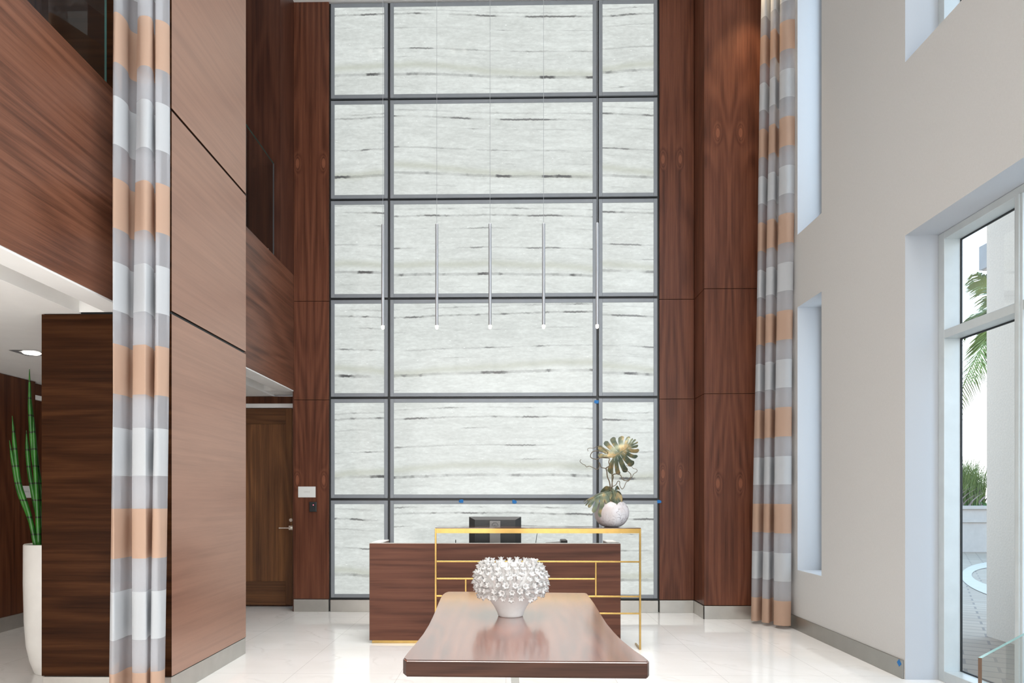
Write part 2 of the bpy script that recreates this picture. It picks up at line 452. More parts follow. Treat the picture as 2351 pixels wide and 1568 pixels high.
# left pillar: three veneer blocks with dark shadow gaps
bm = BM()
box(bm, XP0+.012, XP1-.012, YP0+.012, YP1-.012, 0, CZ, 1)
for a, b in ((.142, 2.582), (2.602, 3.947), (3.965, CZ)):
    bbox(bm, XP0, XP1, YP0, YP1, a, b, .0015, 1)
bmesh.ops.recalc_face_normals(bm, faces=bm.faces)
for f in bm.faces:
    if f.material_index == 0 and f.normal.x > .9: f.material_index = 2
struct(obj('wall_pillar', bm, [W_PIL, BLACK, W_PIL_LIT]))
bm = BM(); bbox(bm, XP0+.004, XP1-.002, YP0+.004, YP1-.002, 0, .137, .002, 1); struct(obj('baseboard_pillar', bm, STEEL))

# balcony: walnut front, soffit, lower ceiling, slab
bm = BM()
for y0, y1 in ((YB, YP0-.002), (YP1+.002, D-.002)):
    box(bm, XF-.12, XF, y0, y1, 2.606, 3.96)
struct(obj('wall_balcony', bm, W_FAS))
bm = BM()
for y0, y1 in ((YB, YP0-.002), (YP1+.002, D-.002)):
    box(bm, -2.715, XF-.004, y0, y1, 2.594, 2.606)
    box(bm, -2.715, XF-.13, y0, y1, 2.606, 2.86)
    box(bm, -2.89, -2.715, y0, y1, 2.76, 2.86)
box(bm, -2.89, XF-.004, YP0-.008, YP0-.003, 2.594, 2.86)
struct(obj('trim_soffit', bm, WHITE))
bm = BM(); box(bm, -5.2, -2.89, YB, 8.5, 2.588, 2.86); box(bm, -2.89, XF-.02, D, 8.5, 2.606, 2.86)
struct(obj('ceiling_lower', bm, CEIL))
bm = BM(); box(bm, -5.2, XF-.125, YB, 8.3, 2.865, 3.945); struct(obj('floor_upper', bm, WHITE))

# left wall and recessed entrance wall
bm = BM(); box(bm, -5.25, -5.069, YB, 7.22, 0, 2.582); box(bm, -5.25, -5.14, 7.22, 8.36, 0, 2.582)
struct(obj('wall_left', bm, W_DARK))
bm = BM(); box(bm, -5.25, -5.069, YB, 8.3, 3.945, CZ); struct(obj('wall_upper_left', bm, W_MEZZ))
bm = BM(); bbox(bm, -5.069, -5.055, YB, 7.22, 0, .145, .002, 1); struct(obj('baseboard_left', bm, STEEL))
bm = BM(); box(bm, -5.14, -5.10, 7.23, 8.3, 2.402, 2.45); struct(obj('trim_left_lintel', bm, WHITE))
bm = BM(); box(bm, -5.25, -3.672, 8.34, 8.5, 0, 2.586); box(bm, -3.672, -2.531, 8.40, 8.5, 0, 2.586); box(bm, -3.672, -2.531, 8.345, 8.40, 2.50, 2.586)
struct(obj('wall_entrance', bm, W_DARK))
bm = BM(); box(bm, -3.75, -2.533, 8.325, 8.40, 2.446, 2.496); struct(obj('trim_lintel', bm, WHITE))

# upper floor back wall behind the balcony
bm = BM(); box(bm, -5.069, -2.531, 7.52, 7.997, 3.962, CZ); struct(obj('wall_upper_back', bm, W_MEZZ))
bm = BM(); box(bm, -5.069, -2.66, 7.505, 7.519, 3.95, 4.10); struct(obj('baseboard_upper', bm, WHITE))

# door
dr = thing('door_1', 'tall flat walnut door with one recessed panel and lever handle', 'door', (-2.69, 8.35, 0)); dr['kind'] = 'structure'
def dl(b): bmesh.ops.translate(b, vec=(2.69, -8.35, 0), verts=b.verts); return b
bm = BM(); box(bm, -3.58, -2.745, 8.362, 8.39, .312, 2.249); obj('door_panel', dl(bm), W_DOOR, dr)
bm = BM(); bbox(bm, -2.745, -2.668, 8.35, 8.395, .02, 2.44, .002, 1); bbox(bm, -3.66, -3.58, 8.35, 8.395, .02, 2.44, .002, 1)
obj('door_stile', dl(bm), W_DOOR, dr)
bm = BM(); bbox(bm, -3.58, -2.745, 8.35, 8.395, 2.249, 2.44, .002, 1); obj('top_rail', dl(bm), W_DOORH, dr)
bm = BM(); bbox(bm, -3.58, -2.745, 8.35, 8.395, .02, .312, .002, 1); obj('bottom_rail', dl(bm), W_DOORH, dr)
bm = BM(); bbox(bm, -2.704, -2.654, 8.338, 8.35, .945, .997, .002, 1); hb = obj('handle', dl(bm), CHROME, dr)
bm = BM(); tube(bm, [(-2.68, 8.338, .97), (-2.68, 8.30, .97)], .011); bbox(bm, -2.812, -2.672, 8.292, 8.306, .964, .978, .002, 1); obj('lever', dl(bm), CHROME, hb)
bm = BM(); tube(bm, [(-2.677, 8.35, 1.067), (-2.677, 8.338, 1.067)], .021, seg=24); obj('lock', dl(bm), CHROME, dr)

# ------------------------------------------------------------------ right wall with its openings
OPEN = [(6.45, 6.98, .61, 3.275), (6.45, 6.98, 4.01, 6.95), (2.9, 5.10, 0.0, 3.283), (2.9, 5.10, 4.564, 6.95)]
bm = BM()
ys = sorted({YB, 2.9, 5.10, 6.45, 6.98, 8.03}); zs = sorted({0, .61, 3.275, 3.283, 4.01, 4.564, 6.95, CZ})
def is_open(y, z): return any(a < y < b and c < z < d for a, b, c, d in OPEN)
for y0, y1 in zip(ys, ys[1:]):
    for z0, z1 in zip(zs, zs[1:]):
        if not is_open((y0+y1)/2, (z0+z1)/2):
            for X in (XR, XW+.14):
                quad(bm, (X, y0, z0), (X, y1, z0), (X, y1, z1), (X, y0, z1))
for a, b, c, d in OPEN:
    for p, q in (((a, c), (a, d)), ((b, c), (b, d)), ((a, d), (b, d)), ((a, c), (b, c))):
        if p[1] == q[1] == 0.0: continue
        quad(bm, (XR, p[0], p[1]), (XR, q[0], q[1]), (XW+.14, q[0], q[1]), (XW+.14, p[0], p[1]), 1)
bmesh.ops.remove_doubles(bm, verts=bm.verts, dist=.0005)
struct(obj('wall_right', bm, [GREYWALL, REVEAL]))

def window(n, y0, y1, z0, z1, muls=(), trans=(), st=.07, sill=.08, head=.054):
    w = thing('window_%d' % n, 'aluminium framed window in the right wall', 'window', (XW+.06, (y0+y1)/2, z0)); w['kind'] = 'structure'
    def loc(b): bmesh.ops.translate(b, vec=(-(XW+.06), -(y0+y1)/2, -z0), verts=b.verts); return b
    x0, x1 = XW, XW+.12
    bm = BM()
    bbox(bm, x0, x1, y1-st, y1-.002, z0, z1-.002, .002, 1); bbox(bm, x0, x1, y0+.002, y0+st, z0, z1-.002, .002, 1)
    bbox(bm, x0+.0005, x1-.0005, y0+st, y1-st, z1-head, z1-.002, .002, 1); bbox(bm, x0+.0005, x1-.0005, y0+st, y1-st, z0+.001, z0+sill, .002, 1)
    obj('window_frame', loc(bm), ALU, w)
    for my in muls:
        bm = BM(); bbox(bm, x0-.002, x1, my, my+.068, z0+sill, z1-head, .002, 1)
        box(bm, x0-.012, x0-.002, my+.018, my+.046, z0+sill, z1-head)
        obj('mullion', loc(bm), ALU, w)
    edges = [y0+st] + [e for my in muls for e in (my, my+.068)] + [y1-st]
    bm = BM()
    for tz in trans:
        for a, b in zip(edges[::2], edges[1::2]): bbox(bm, x0+.001, x1-.001, a, b, tz, tz+.062, .002, 1)
    if trans: obj('transom', loc(bm), ALU, w)
    zsplit = [z0+sill] + [e for tz in trans for e in (tz, tz+.062)] + [z1-head]
    g = BM(); p = BM()
    for a, b in zip(edges[::2], edges[1::2]):
        for c, d in zip(zsplit[::2], zsplit[1::2]):
            k = .011
            box(g, x1-.004, x1+.006, a, a+k, c, d); box(g, x1-.004, x1+.006, b-k, b, c, d)
            box(g, x1-.004, x1+.006, a+k, b-k, c, c+k); box(g, x1-.004, x1+.006, a+k, b-k, d-k, d)
            quad(p, (x1+.001, a+k, c+k), (x1+.001, b-k, c+k), (x1+.001, b-k, d-k), (x1+.001, a+k, d-k))
    obj('gasket', loc(g), GASKET, w); obj('pane', loc(p), GLASSW, w)
window(1, 2.9, 5.10, 0.0, 3.283, muls=(4.268,), trans=(2.505,))
window(2, 2.9, 5.10, 4.564, 6.95, muls=(4.268,), trans=())
window(3, 6.45, 6.98, .61, 3.275, st=.05, sill=.05)
window(4, 6.45, 6.98, 4.01, 6.95, st=.05, sill=.05)

# ------------------------------------------------------------------ backlit stone panels
COLS = [(-2.108, -1.408, 'narrow left column'), (-1.408, 1.039, 'wide middle column'), (1.039, 1.749, 'narrow right column')]
ROWS = [.152, 1.323, 2.516, 3.682, 4.848, 6.028, 7.172]
RN = ['bottom row behind the desk', 'second row from the floor', 'third row from the floor', 'fourth row from the floor', 'fifth row from the floor', 'top row under the ceiling']
for ri in range(6):
    for (x0, x1, cn) in COLS:
        z0, z1 = ROWS[ri]+.014, ROWS[ri+1]-.014
        a, b = x0+.014, x1-.014
        th = thing('stone_panel', 'backlit white onyx panel, %s, %s' % (cn, RN[ri]), 'wall panel', ((a+b)/2, D, z0), 'backlit onyx wall panels')
        w = (b-a)/2; h = z1-z0; fw = .043
        bm = BM()
        bbox(bm, -w, -w+fw, 0, .03, 0, h, .002, 1); bbox(bm, w-fw, w, 0, .03, 0, h, .002, 1)
        bbox(bm, -w+fw, w-fw, .0005, .03, 0, fw, .002, 1); bbox(bm, -w+fw, w-fw, .0005, .03, h-fw, h, .002, 1)
        obj('frame', bm, FRAME, th)
        # the slab carries its own origin so that its veins run on across the columns
        bm = BM(); cx = (a+b)/2
        box(bm, a+fw-.002, b-fw+.002, .010, .028, fw-.002, h-fw+.002)
        s = obj('stone', bm, ONYX, th); s.location = (-cx, 0, 0)

# ------------------------------------------------------------------ reception desk
dk = thing('reception_desk', 'walnut reception desk with brass plinth in front of the backlit wall', 'desk', (-.13, 6.5, 0))
def dkl(b): bmesh.ops.translate(b, vec=(.13, -6.5, 0), verts=b.verts); return b
bm = BM(); bbox(bm, -1.285, 1.025, 6.274, 6.312, .028, .922, .002, 1); obj('front_panel', dkl(bm), W_DESK, dk)
bm = BM(); box(bm, -1.265, 1.005, 6.294, 6.74, 0, .028); obj('plinth', dkl(bm), GOLD, dk)
for x0, x1 in ((-1.285, -1.19), (.93, 1.025)):
    bm = BM(); bbox(bm, x0, x1, 6.312, 6.76, .028, .918, .002, 1); sp = obj('side_panel', dkl(bm), W_DESK, dk)
    bm = BM(); box(bm, x0, x1, 6.312, 6.76, .918, .926); obj('side_cap', dkl(bm), WHITE, sp)
bm = BM(); box(bm, -1.285, 1.025, 6.275, 6.312, .922, .926); obj('top_edge', dkl(bm), STEEL, dk)
bm = BM(); bbox(bm, -1.19, .93, 6.312, 7.05, .715, .75, .003, 1); obj('worktop', dkl(bm), WHITE, dk)

mn = thing('computer_monitor', 'black computer monitor seen from behind on the reception desk', 'monitor', (-.135, 6.78, .75))
bm = BM(); bbox(bm, -.258, .258, -.03, .0, .075, .405, .004, 2); obj('screen_back', bm, SCREEN, mn)
bm = BM()   # shallow bulge with sloping top shoulder
vs = [bm.verts.new(p) for p in ((-.257, -.03, .077), (.257, -.03, .077), (.257, -.03, .404), (-.257, -.03, .404), (-.20, -.052, .10), (.20, -.052, .10), (.20, -.052, .375), (-.20, -.052, .375))]
for f in ((4,5,6,7), (0,1,5,4), (1,2,6,5), (2,3,7,6), (3,0,4,7)): bm.faces.new([vs[i] for i in f])
obj('rear_housing', bm, SCREEN, mn)
bm = BM(); bbox(bm, -.053, .053, -.085, -.056, .012, .365, .004, 2); stn = obj('stand', bm, GREYP, mn)
bm = BM(); bbox(bm, -.12, .12, -.15, .06, 0, .012, .004, 2); obj('base', bm, GREYP, mn)
bm = BM()
tube(bm, [(.031*math.cos(2*PI*i/40), -.0865, .318+.031*math.sin(2*PI*i/40)) for i in range(41)], .0016, seg=6, cap=False)
obj('logo_ring', bm, SCREEN, stn)
def text_obj(name, body, size, m, parent, loc, rot=(PI/2, 0, 0)):
    cu = bpy.data.curves.new(name, 'FONT'); cu.body = body; cu.size = size; cu.align_x = 'CENTER'; cu.align_y = 'CENTER'; cu.extrude = .0004
    to = bpy.data.objects.new('tmp', cu); C.objects.link(to)
    dg = bpy.context.evaluated_depsgraph_get(); me = bpy.data.meshes.new_from_object(to.evaluated_get(dg))
    bpy.data.objects.remove(to); me.name = name; me.materials.clear(); me.materials.append(m)
    o = bpy.data.objects.new(name, me); link(o, parent); o.location = loc; o.rotation_euler = rot
    return o
text_obj('logo_letters', 'DELL', .021, SCREEN, stn, (0, -.0865, .318))

ph = thing('desk_phone', 'dark desk phone just showing above the reception desk front', 'phone', (.47, 6.80, .75))
bm = BM()
pr = [(-.10, 0), (.11, 0), (.11, .158), (-.10, .142)]
for s in (-.09, .09): pass
va = [bm.verts.new((x, -.09, z*(.55))) for x, z in pr]; vb = [bm.verts.new((x, .09, z)) for x, z in pr]
bm.faces.new(va); bm.faces.new(vb[::-1])
for i in range(4): bm.faces.new((va[i], va[(i+1) % 4], vb[(i+1) % 4], vb[i]))
obj('phone_body', bm, GREYP, ph)
bm = BM(); bbox(bm, .045, .108, -.08, .10, .135, .178, .012, 3); obj('handset', bm, SCREEN, ph)

pn = thing('counter_pen', 'dark upright pen on the desk, left of the monitor', 'pen', (-.526, 6.75, .75))
bm = BM(); lathe(bm, [(.03, 0), (.03, .006), (.012, .014), (.006, .03)], 20); obj('pen_base', bm, SCREEN, pn)
bm = BM(); tube(bm, [(0, 0, .02), (0, 0, .14), (.001, 0, .177)], .006, .004, 10); obj('pen_barrel', bm, SCREEN, pn)
rd = thing('gooseneck_rod', 'thin black leaning rod on the desk, between monitor and phone', 'rod', (.255, 6.75, .75))
bm = BM(); lathe(bm, [(.035, 0), (.035, .008), (.01, .014)], 20); obj('rod_base', bm, SCREEN, rd)
bm = BM(); tube(bm, catmull([(0, 0, .01), (.008, 0, .10), (.018, 0, .19), (.026, 0, .24)], 4), .0035, .0025, 8); obj('rod_stem', bm, SCREEN, rd)

# ------------------------------------------------------------------ brass counter frame
bc = thing('brass_counter', 'slim polished brass frame shelf standing in front of the walnut desk', 'counter', (.26, 6.12, 0))
def bcl(b): bmesh.ops.translate(b, vec=(-.26, -6.12, 0), verts=b.verts); return b
s = .016
bm = BM(); box(bm, -.641, 1.153, 6.05, 6.066, 1.029, 1.070); obj('front_rail', bcl(bm), GOLD, bc)
for x in (-.657, 1.153):
    bm = BM(); bbox(bm, x, x+s, 6.05, 6.066, 0, 1.071, .0015, 1); obj('post', bcl(bm), GOLD, bc)
    bm = BM(); bbox(bm, x, x+s, 6.066, 6.268, 0, .016, .0015, 1); obj('foot_rail', bcl(bm), GOLD, bc)
    bm = BM(); bbox(bm, x, x+s, 6.066, 6.38, 1.040, 1.070, .0015, 1); obj('side_rail', bcl(bm), GOLD, bc)
for z, x0, x1 in ((.777, -.641, 1.153), (.624, -.641, .762), (.470, -.641, 1.153), (.320, -.641, 1.153)):
    bm = BM(); bbox(bm, x0, x1, 6.051, 6.065, z-.007, z+.007, .0015, 1); obj('cross_rail', bcl(bm), GOLD, bc)
for x, z0, z1 in ((.770, .477, .770), (-.382, .477, .617)):
    bm = BM(); bbox(bm, x-.007, x+.007, 6.051, 6.065, z0, z1, .0015, 1); obj('upright', bcl(bm), GOLD, bc)
bm = BM(); box(bm, -.657, 1.169, 6.380, 6.396, 1.029, 1.070); obj('rear_rail', bcl(bm), GOLD, bc)
SHELF = plain('smoked_shelf', (.10, .05, .035), .06, 0, .8)
bm = BM(); box(bm, -.655, 1.167, 6.0505, 6.396, 1.0705, 1.0775); obj('shelf', bcl(bm), SHELF, bc)

# ------------------------------------------------------------------ marbled vase and foliage on the brass shelf
bm = BM()
vp = catmull([(.055, 0, 0), (.078, .005, 0), (.115, .03, 0), (.145, .075, 0), (.157, .125, 0), (.15, .17, 0), (.122, .215, 0), (.08, .242, 0), (.05, .252, 0), (.045, .258, 0), (.038, .254, 0), (.03, .22, 0), (.06, .15, 0)], 4)
lathe(bm, [(max(.02, p.x), max(0, p.y)) for p in vp], 72, cap1=False)
mv = obj('marbled_vase', bm, VASE, smooth=True); mv.location = (.935, 6.225, 1.078)
tag(mv, 'round white marbled vase with dark veins at the end of the brass shelf', 'vase')

def monstera(bm, base, tipdir, normal, L, W, droop=.25, fold=.25, n=7, cut=.34, seed=0):
    """split leaf: lobes fan out between boundary curves and part from one another towards the margin"""
    rr = random.Random(seed)
    t = Vector(tipdir).normalized(); nn = Vector(normal); nn = (nn - t*nn.dot(t)).normalized(); sd = t.cross(nn)
    def P(a, w):
        u = a/L
        return Vector(base) + t*a + sd*w - nn*(droop*L*u*abs(u) + abs(w)*fold + .9*w*w/W)
    def B(j, q, side, jit):
        f = j/n
        th = math.radians(158 - 150*f**.80 + jit); u = .86*f**1.15
        ln = W*(.74 + .42*math.sin(PI*min(1, f*1.15+.1))) * (1 if f < .8 else 1 - .45*(f-.8)/.2)
        ang = th - .30*q*q*math.sin(th)
        return Vector((u*L + ln*q*math.cos(ang), side*ln*q*math.sin(ang), 0))
    for side in (-1, 1):
        jit = [rr.uniform(-4, 4) for _ in range(n+1)]
        for i in range(n):
            N = 14; prev = None; ext = rr.uniform(.93, 1.05)
            for k in range(N+1):
                q = k/N
                a = B(i, q*ext, side, jit[i]); b = B(i+1, q*ext, side, jit[i+1]); c = (a+b)/2
                g = 0 if q < cut else .30*min(1, (q-cut)/.35)**.7
                if .14 < q < .27 and i % 2 == 0: g = .13
                if q > .86: g = g + (1-g)*((q-.86)/.14)**2*.75
                g = min(g, .93)
                a = a.lerp(c, g); b = b.lerp(c, g)
                wav = nn*(.006*math.sin(q*5+i*2.1)*q)
                m = (a+b)/2
                cur = tuple(bm.verts.new(x) for x in (P(a.x, a.y)+wav, P(m.x, m.y)+wav+nn*.004*q, P(b.x, b.y)+wav))
                if prev:
                    bm.faces.new((prev[0], prev[1], cur[1], cur[0])); bm.faces.new((prev[1], prev[2], cur[2], cur[1]))
                prev = cur
    tube(bm, [P(u/8*L*.92, 0)+nn*.002 for u in range(9)], .004, .0015, 6)

ml = thing('monstera_stem', 'tall bronze green monstera leaf rising above the marbled vase', 'leaf', (.935, 6.2, 1.33))
def mll(b): bmesh.ops.translate(b, vec=(-.935, -6.2, -1.33), verts=b.verts); return b
bm = BM(); tube(bm, catmull([(.935, 6.22, 1.25), (.935, 6.19, 1.42), (.931, 6.17, 1.526), (.929, 6.165, 1.617), (.938, 6.16, 1.705)], 5), .006, .004, 8); obj('stem', mll(bm), COPPER, ml, True)
bm = BM(); monstera(bm, (.938, 6.16, 1.705), (.80, .10, .56), (.05, -1.0, .12), .25, .155, .10, .10, 8, .34, 3); obj('leaf_blade', mll(bm), LEAF, ml, True, recalc=False)
ml2 = thing('monstera_stem', 'drooping gold green monstera leaf hanging over the left of the marbled vase', 'leaf', (.91, 6.2, 1.33))
def m2(b): bmesh.ops.translate(b, vec=(-.91, -6.2, -1.33), verts=b.verts); return b
bm = BM(); tube(bm, catmull([(.935, 6.21, 1.25), (.925, 6.19, 1.36), (.91, 6.16, 1.405)], 4), .005, .004, 8); obj('stem', m2(bm), COPPER, ml2, True)
bm = BM(); monstera(bm, (.91, 6.16, 1.405), (-.93, -.30, -.20), (-.20, -.62, .75), .22, .14, .30, .25, 7, .3, 5); obj('leaf_blade', m2(bm), LEAF, ml2, True, recalc=False)
ml3 = thing('monstera_stem', 'small blue green monstera leaf hanging over the front of the marbled vase', 'leaf', (.95, 6.2, 1.33))
def m3(b): bmesh.ops.translate(b, vec=(-.95, -6.2, -1.33), verts=b.verts); return b
bm = BM(); tube(bm, catmull([(.94, 6.21, 1.25), (.945, 6.18, 1.37), (.95, 6.15, 1.41)], 4), .005, .004, 8); obj('stem', m3(bm), COPPER, ml3, True)
bm = BM(); monstera(bm, (.95, 6.15, 1.41), (.10, -.42, -.75), (.15, -.85, .45), .16, .115, .15, .3, 7, .3, 8); obj('leaf_blade', m3(bm), LEAF, ml3, True, recalc=False)

def branch(lines, label, anchor):
    r = thing('curly_branch', label, 'branch', anchor)
    bmv = Vector(anchor)
    for i, (pts, r0, r1) in enumerate(lines):
        rr = random.Random(i+len(pts))
        pp = []
        for k, p in enumerate(pts):
            pp.append(Vector((p[0], 6.16 + .04*math.sin(k*.8+i), p[1])) - bmv)
        if i == 0: pp = [Vector((.935, 6.22, 1.27))-bmv] + pp
        bm = BM(); tube(bm, catmull(pp, 5), r0, r1, 7); obj('twig', bm, BRANCH, r, True)
branch([([(.917,1.409),(.91,1.487),(.894,1.532),(.886,1.584),(.876,1.609),(.901,1.63),(.894,1.662),(.902,1.695),(.868,1.708),(.829,1.705),(.797,1.692),(.745,1.705),(.737,1.731),(.755,1.757),(.797,1.761),(.842,1.754),(.872,1.739)], .006, .003),
        ([(.876,1.609),(.837,1.619),(.824,1.651),(.808,1.659),(.811,1.628),(.792,1.597),(.76,1.612),(.727,1.628),(.705,1.622),(.689,1.64),(.666,1.648),(.64,1.67),(.647,1.687)], .004, .002),
        ([(.90,1.75),(.877,1.766),(.854,1.776),(.822,1.799),(.789,1.801),(.763,1.789),(.73,1.792),(.714,1.783),(.719,1.763)], .003, .002)],
       'curly brown twig looping out to the left of the tall monstera leaf', (.925, 6.2, 1.33))
branch([([(.928,1.442),(.938,1.501),(.947,1.527),(.944,1.553),(.977,1.558),(1.0,1.546),(1.022,1.504),(1.061,1.497),(1.094,1.517),(1.104,1.55),(1.087,1.576),(1.061,1.589),(1.029,1.592),(1.016,1.605)], .0055, .0025),
        ([(.932,1.44),(.97,1.461),(.983,1.49),(.996,1.487),(.993,1.454),(1.012,1.421),(1.035,1.441),(1.058,1.483),(1.087,1.496),(1.093,1.516),(1.113,1.532),(1.119,1.555),(1.145,1.577),(1.142,1.597),(1.116,1.607),(1.106,1.626),(1.061,1.633)], .0035, .002)],
       'curly brown twig winding to the right below the tall monstera leaf', (.94, 6.2, 1.33))

# ------------------------------------------------------------------ live edge table
tb = thing('live_edge_table', 'long walnut slab table with wavy live edges and polished top', 'table', (.06, 3.4, 0))
outl = [(-.378, 2.505), (-.394, 2.54), (-.392, 2.65), (-.385, 2.784), (-.377, 3.0), (-.377, 3.225), (-.383, 3.45), (-.389, 3.624), (-.398, 3.85), (-.406, 4.064), (-.409, 4.192), (-.402, 4.27), (-.385, 4.325),
        (-.2, 4.327), (.2, 4.30), (.478, 4.284), (.489, 4.25), (.484, 3.863), (.474, 3.55), (.467, 3.263), (.47, 3.05), (.478, 2.867), (.496, 2.68), (.512, 2.575), (.516, 2.52), (.505, 2.492), (.2, 2.496), (-.1, 2.501)]
bm = BM()
top = [bm.verts.new((x-.06, y-3.4, .75)) for x, y in outl]
r = bmesh.ops.extrude_face_region(bm, geom=[bm.faces.new(top)])
bmesh.ops.translate(bm, vec=(0, 0, -.062), verts=[g for g in r['geom'] if isinstance(g, bmesh.types.BMVert)])
bmesh.ops.recalc_face_normals(bm, faces=bm.faces)
bmesh.ops.bevel(bm, geom=[e for e in bm.edges if abs(e.verts[0].co.z-e.verts[1].co.z) < .001], offset=.005, segments=3, affect='EDGES')
for f in bm.faces:
    f.normal_update()
    if f.normal.z < .5: f.material_index = 1
obj('tabletop', bm, [W_TABLE, W_END], tb)
for y in (2.80, 4.02):
    bm = BM()
    tube_pts = [(-.035, y-3.4, .684), (-.02, y-3.4, .35), (.0, y-3.4, .012)]
    for (xa, za), (xb, zb) in zip([(-.045, .688), (.03, .012)], [(.03, .012), (.03, .012)]): pass
    vs = [bm.verts.new((x-.06, yy-3.4, z)) for yy in (y-.05, y+.05) for x, z in ((.005, .688), (.038, .688), (.075, .012), (.042, .012))]
    for f in ((0,1,2,3), (7,6,5,4), (0,4,5,1), (1,5,6,2), (2,6,7,3), (3,7,4,0)): bm.faces.new([vs[i] for i in f])
    box(bm, -.36, .34, y-3.46, y-3.34, 0, .012); box(bm, -.25, .25, y-3.46, y-3.34, .680, .688)
    obj('leg', bm, STEELD, tb)

# ------------------------------------------------------------------ ceramic bowl covered with small flowers
vb_ = thing('coral_vase', 'white ceramic footed bowl covered in small trumpet flowers on the slab table', 'vase', (.009, 3.45, .75))
bm = BM()
prof = [(.058, 0), (.063, .004), (.066, .016), (.083, .05), (.112, .09), (.138, .122), (.155, .15), (.163, .18), (.16, .21), (.146, .238), (.12, .256), (.095, .262), (.085, .25), (.09, .2)]
lathe(bm, prof, 72, cap1=False)
obj('body', bm, CORAL, vb_, True)
def flower_mesh():
    bm = BM(); seg = 24
    R = [(.0085, -.016), (.0105, .0), (.0098, .014), (.0078, .026), (.0092, .032), (.0138, .037)]
    rings = []
    for j, (r, z) in enumerate(R):
        ring = []
        for i in range(seg):
            a = 2*PI*i/seg
            lob = 1 + (.12*math.cos(6*a) if j == 5 else (.05*math.cos(6*a) if j == 4 else 0))
            zz = z + (.002*math.cos(6*a) if j == 5 else 0)
            ring.append(bm.verts.new((r*lob*math.cos(a), r*lob*math.sin(a), zz)))
        rings.append(ring)
    inner = [bm.verts.new((.006*math.cos(2*PI*i/seg), .006*math.sin(2*PI*i/seg), .030)) for i in range(seg)]
    deep = [bm.verts.new((.0045*math.cos(2*PI*i/seg), .0045*math.sin(2*PI*i/seg), .010)) for i in range(seg)]
    rings += [inner, deep]
    for a, b in zip(rings, rings[1:]):
        for i in range(seg): bm.faces.new((a[i], a[(i+1) % seg], b[(i+1) % seg], b[i]))
    bm.faces.new(deep)
    me = bpy.data.meshes.new('flower'); bmesh.ops.recalc_face_normals(bm, faces=bm.faces); bm.to_mesh(me); bm.free()
    me.materials.append(CORAL)
    for p in me.polygons: p.use_smooth = True
    return me
FM = flower_mesh()
spots = []
rr = random.Random(11)
rows = [(.118, .133, -14, 25), (.140, .147, 4, 26), (.160, .155, 22, 26), (.179, .157, 40, 26), (.197, .154, 54, 26), (.214, .147, 64, 24), (.230, .136, 74, 21), (.243, .122, 82, 17)]
for k, (z, r, al, n) in enumerate(rows):
    for i in range(n):
        ph_ = 2*PI*(i + .5*(k % 2))/n + rr.uniform(-.05, .05)
        al_ = math.radians(al + rr.uniform(-8, 8))
        p = Vector((r*math.cos(ph_), r*math.sin(ph_), z + rr.uniform(-.004, .004)))
        ax = Vector((math.cos(ph_)*math.cos(al_), math.sin(ph_)*math.cos(al_), math.sin(al_)))
        nrm = Vector((math.cos(ph_), math.sin(ph_), .2))
        spots.append((p + ax*.002, ax, -math.sin(ph_)*1.0 + z*1.2, rr.uniform(0, 6.28), rr.uniform(.98, 1.2)))
spots.sort(key=lambda s: -s[2])
for i, (p, ax, q, tw, sc_) in enumerate(spots[:100]):
    o = bpy.data.objects.new('flower', FM); link(o, vb_)
    o.matrix_local = Matrix.Translation(p) @ ax.to_track_quat('Z', 'Y').to_matrix().to_4x4() @ Matrix.Rotation(tw, 4, 'Z') @ Matrix.Scale(sc_, 4)
bm = BM()
for (p, ax, q, tw, sc_) in spots[100:]:
    M = Matrix.Translation(p) @ ax.to_track_quat('Z', 'Y').to_matrix().to_4x4() @ Matrix.Rotation(tw, 4, 'Z') @ Matrix.Scale(sc_, 4)
    n0 = len(bm.verts); bm.from_mesh(FM); bm.verts.ensure_lookup_table()
    for v_ in bm.verts[n0:]: v_.co = M @ v_.co
o = obj('rear_flowers', bm, CORAL, vb_, True); o['kind'] = 'stuff'

# ------------------------------------------------------------------ pendants
names = ['first slim rod pendant from the left, in front of the left mullion', 'second slim rod pendant from the left', 'middle slim rod pendant of the row of five', 'fourth slim rod pendant from the left', 'last slim rod pendant on the right, in front of the right mullion']
proto = None
for i, x in enumerate((-1.243, -.709, -.184, .343, .868)):
    if proto is None:
        proto = o = thing('pendant_light', names[0], 'pendant light', (x, 6.72, 3.02), 'slim rod pendants over the desk')
        bm = BM(); tube(bm, [(0, 0, 1.02), (0, 0, 4.16)], .0022, seg=6); obj('cable', bm, SATIN, o)
        bm = BM(); lathe(bm, [(.014, .02), (.0155, .024), (.0155, 1.015), (.012, 1.022)], 16); obj('rod', bm, SATIN, o, True)
        bm = BM(); lathe(bm, [(.004, -.016), (.012, -.011), (.0155, 0), (.0155, .02)], 16); obj('bulb', bm, TIP, o, True)
    else:
        o = copy_tree(proto); o.location = (x, 6.72, 3.02); o['label'] = names[i]

# recessed twin downlights in the high ceiling (seen as reflections in the stone) and lamps at them
for i, (x, lb) in enumerate(((-1.74, 'left'), (-.65, 'middle'), (1.145, 'right'))):
    o = thing('ceiling_downlight', 'twin recessed downlight in the high ceiling, %s one' % lb, 'downlight', (x, 7.13, CZ), 'twin downlights in the high ceiling')
    bm = BM(); box(bm, -.14, .14, -.07, .07, -.006, 0); obj('trim_plate', bm, WHITE, o)
    for s in (-.073, .073):
        bm = BM(); lathe(bm, [(.032, -.007), (.03, -.009), (.02, -.010)], 20, cx=s); obj('lens', bm, DLIGHT, o)

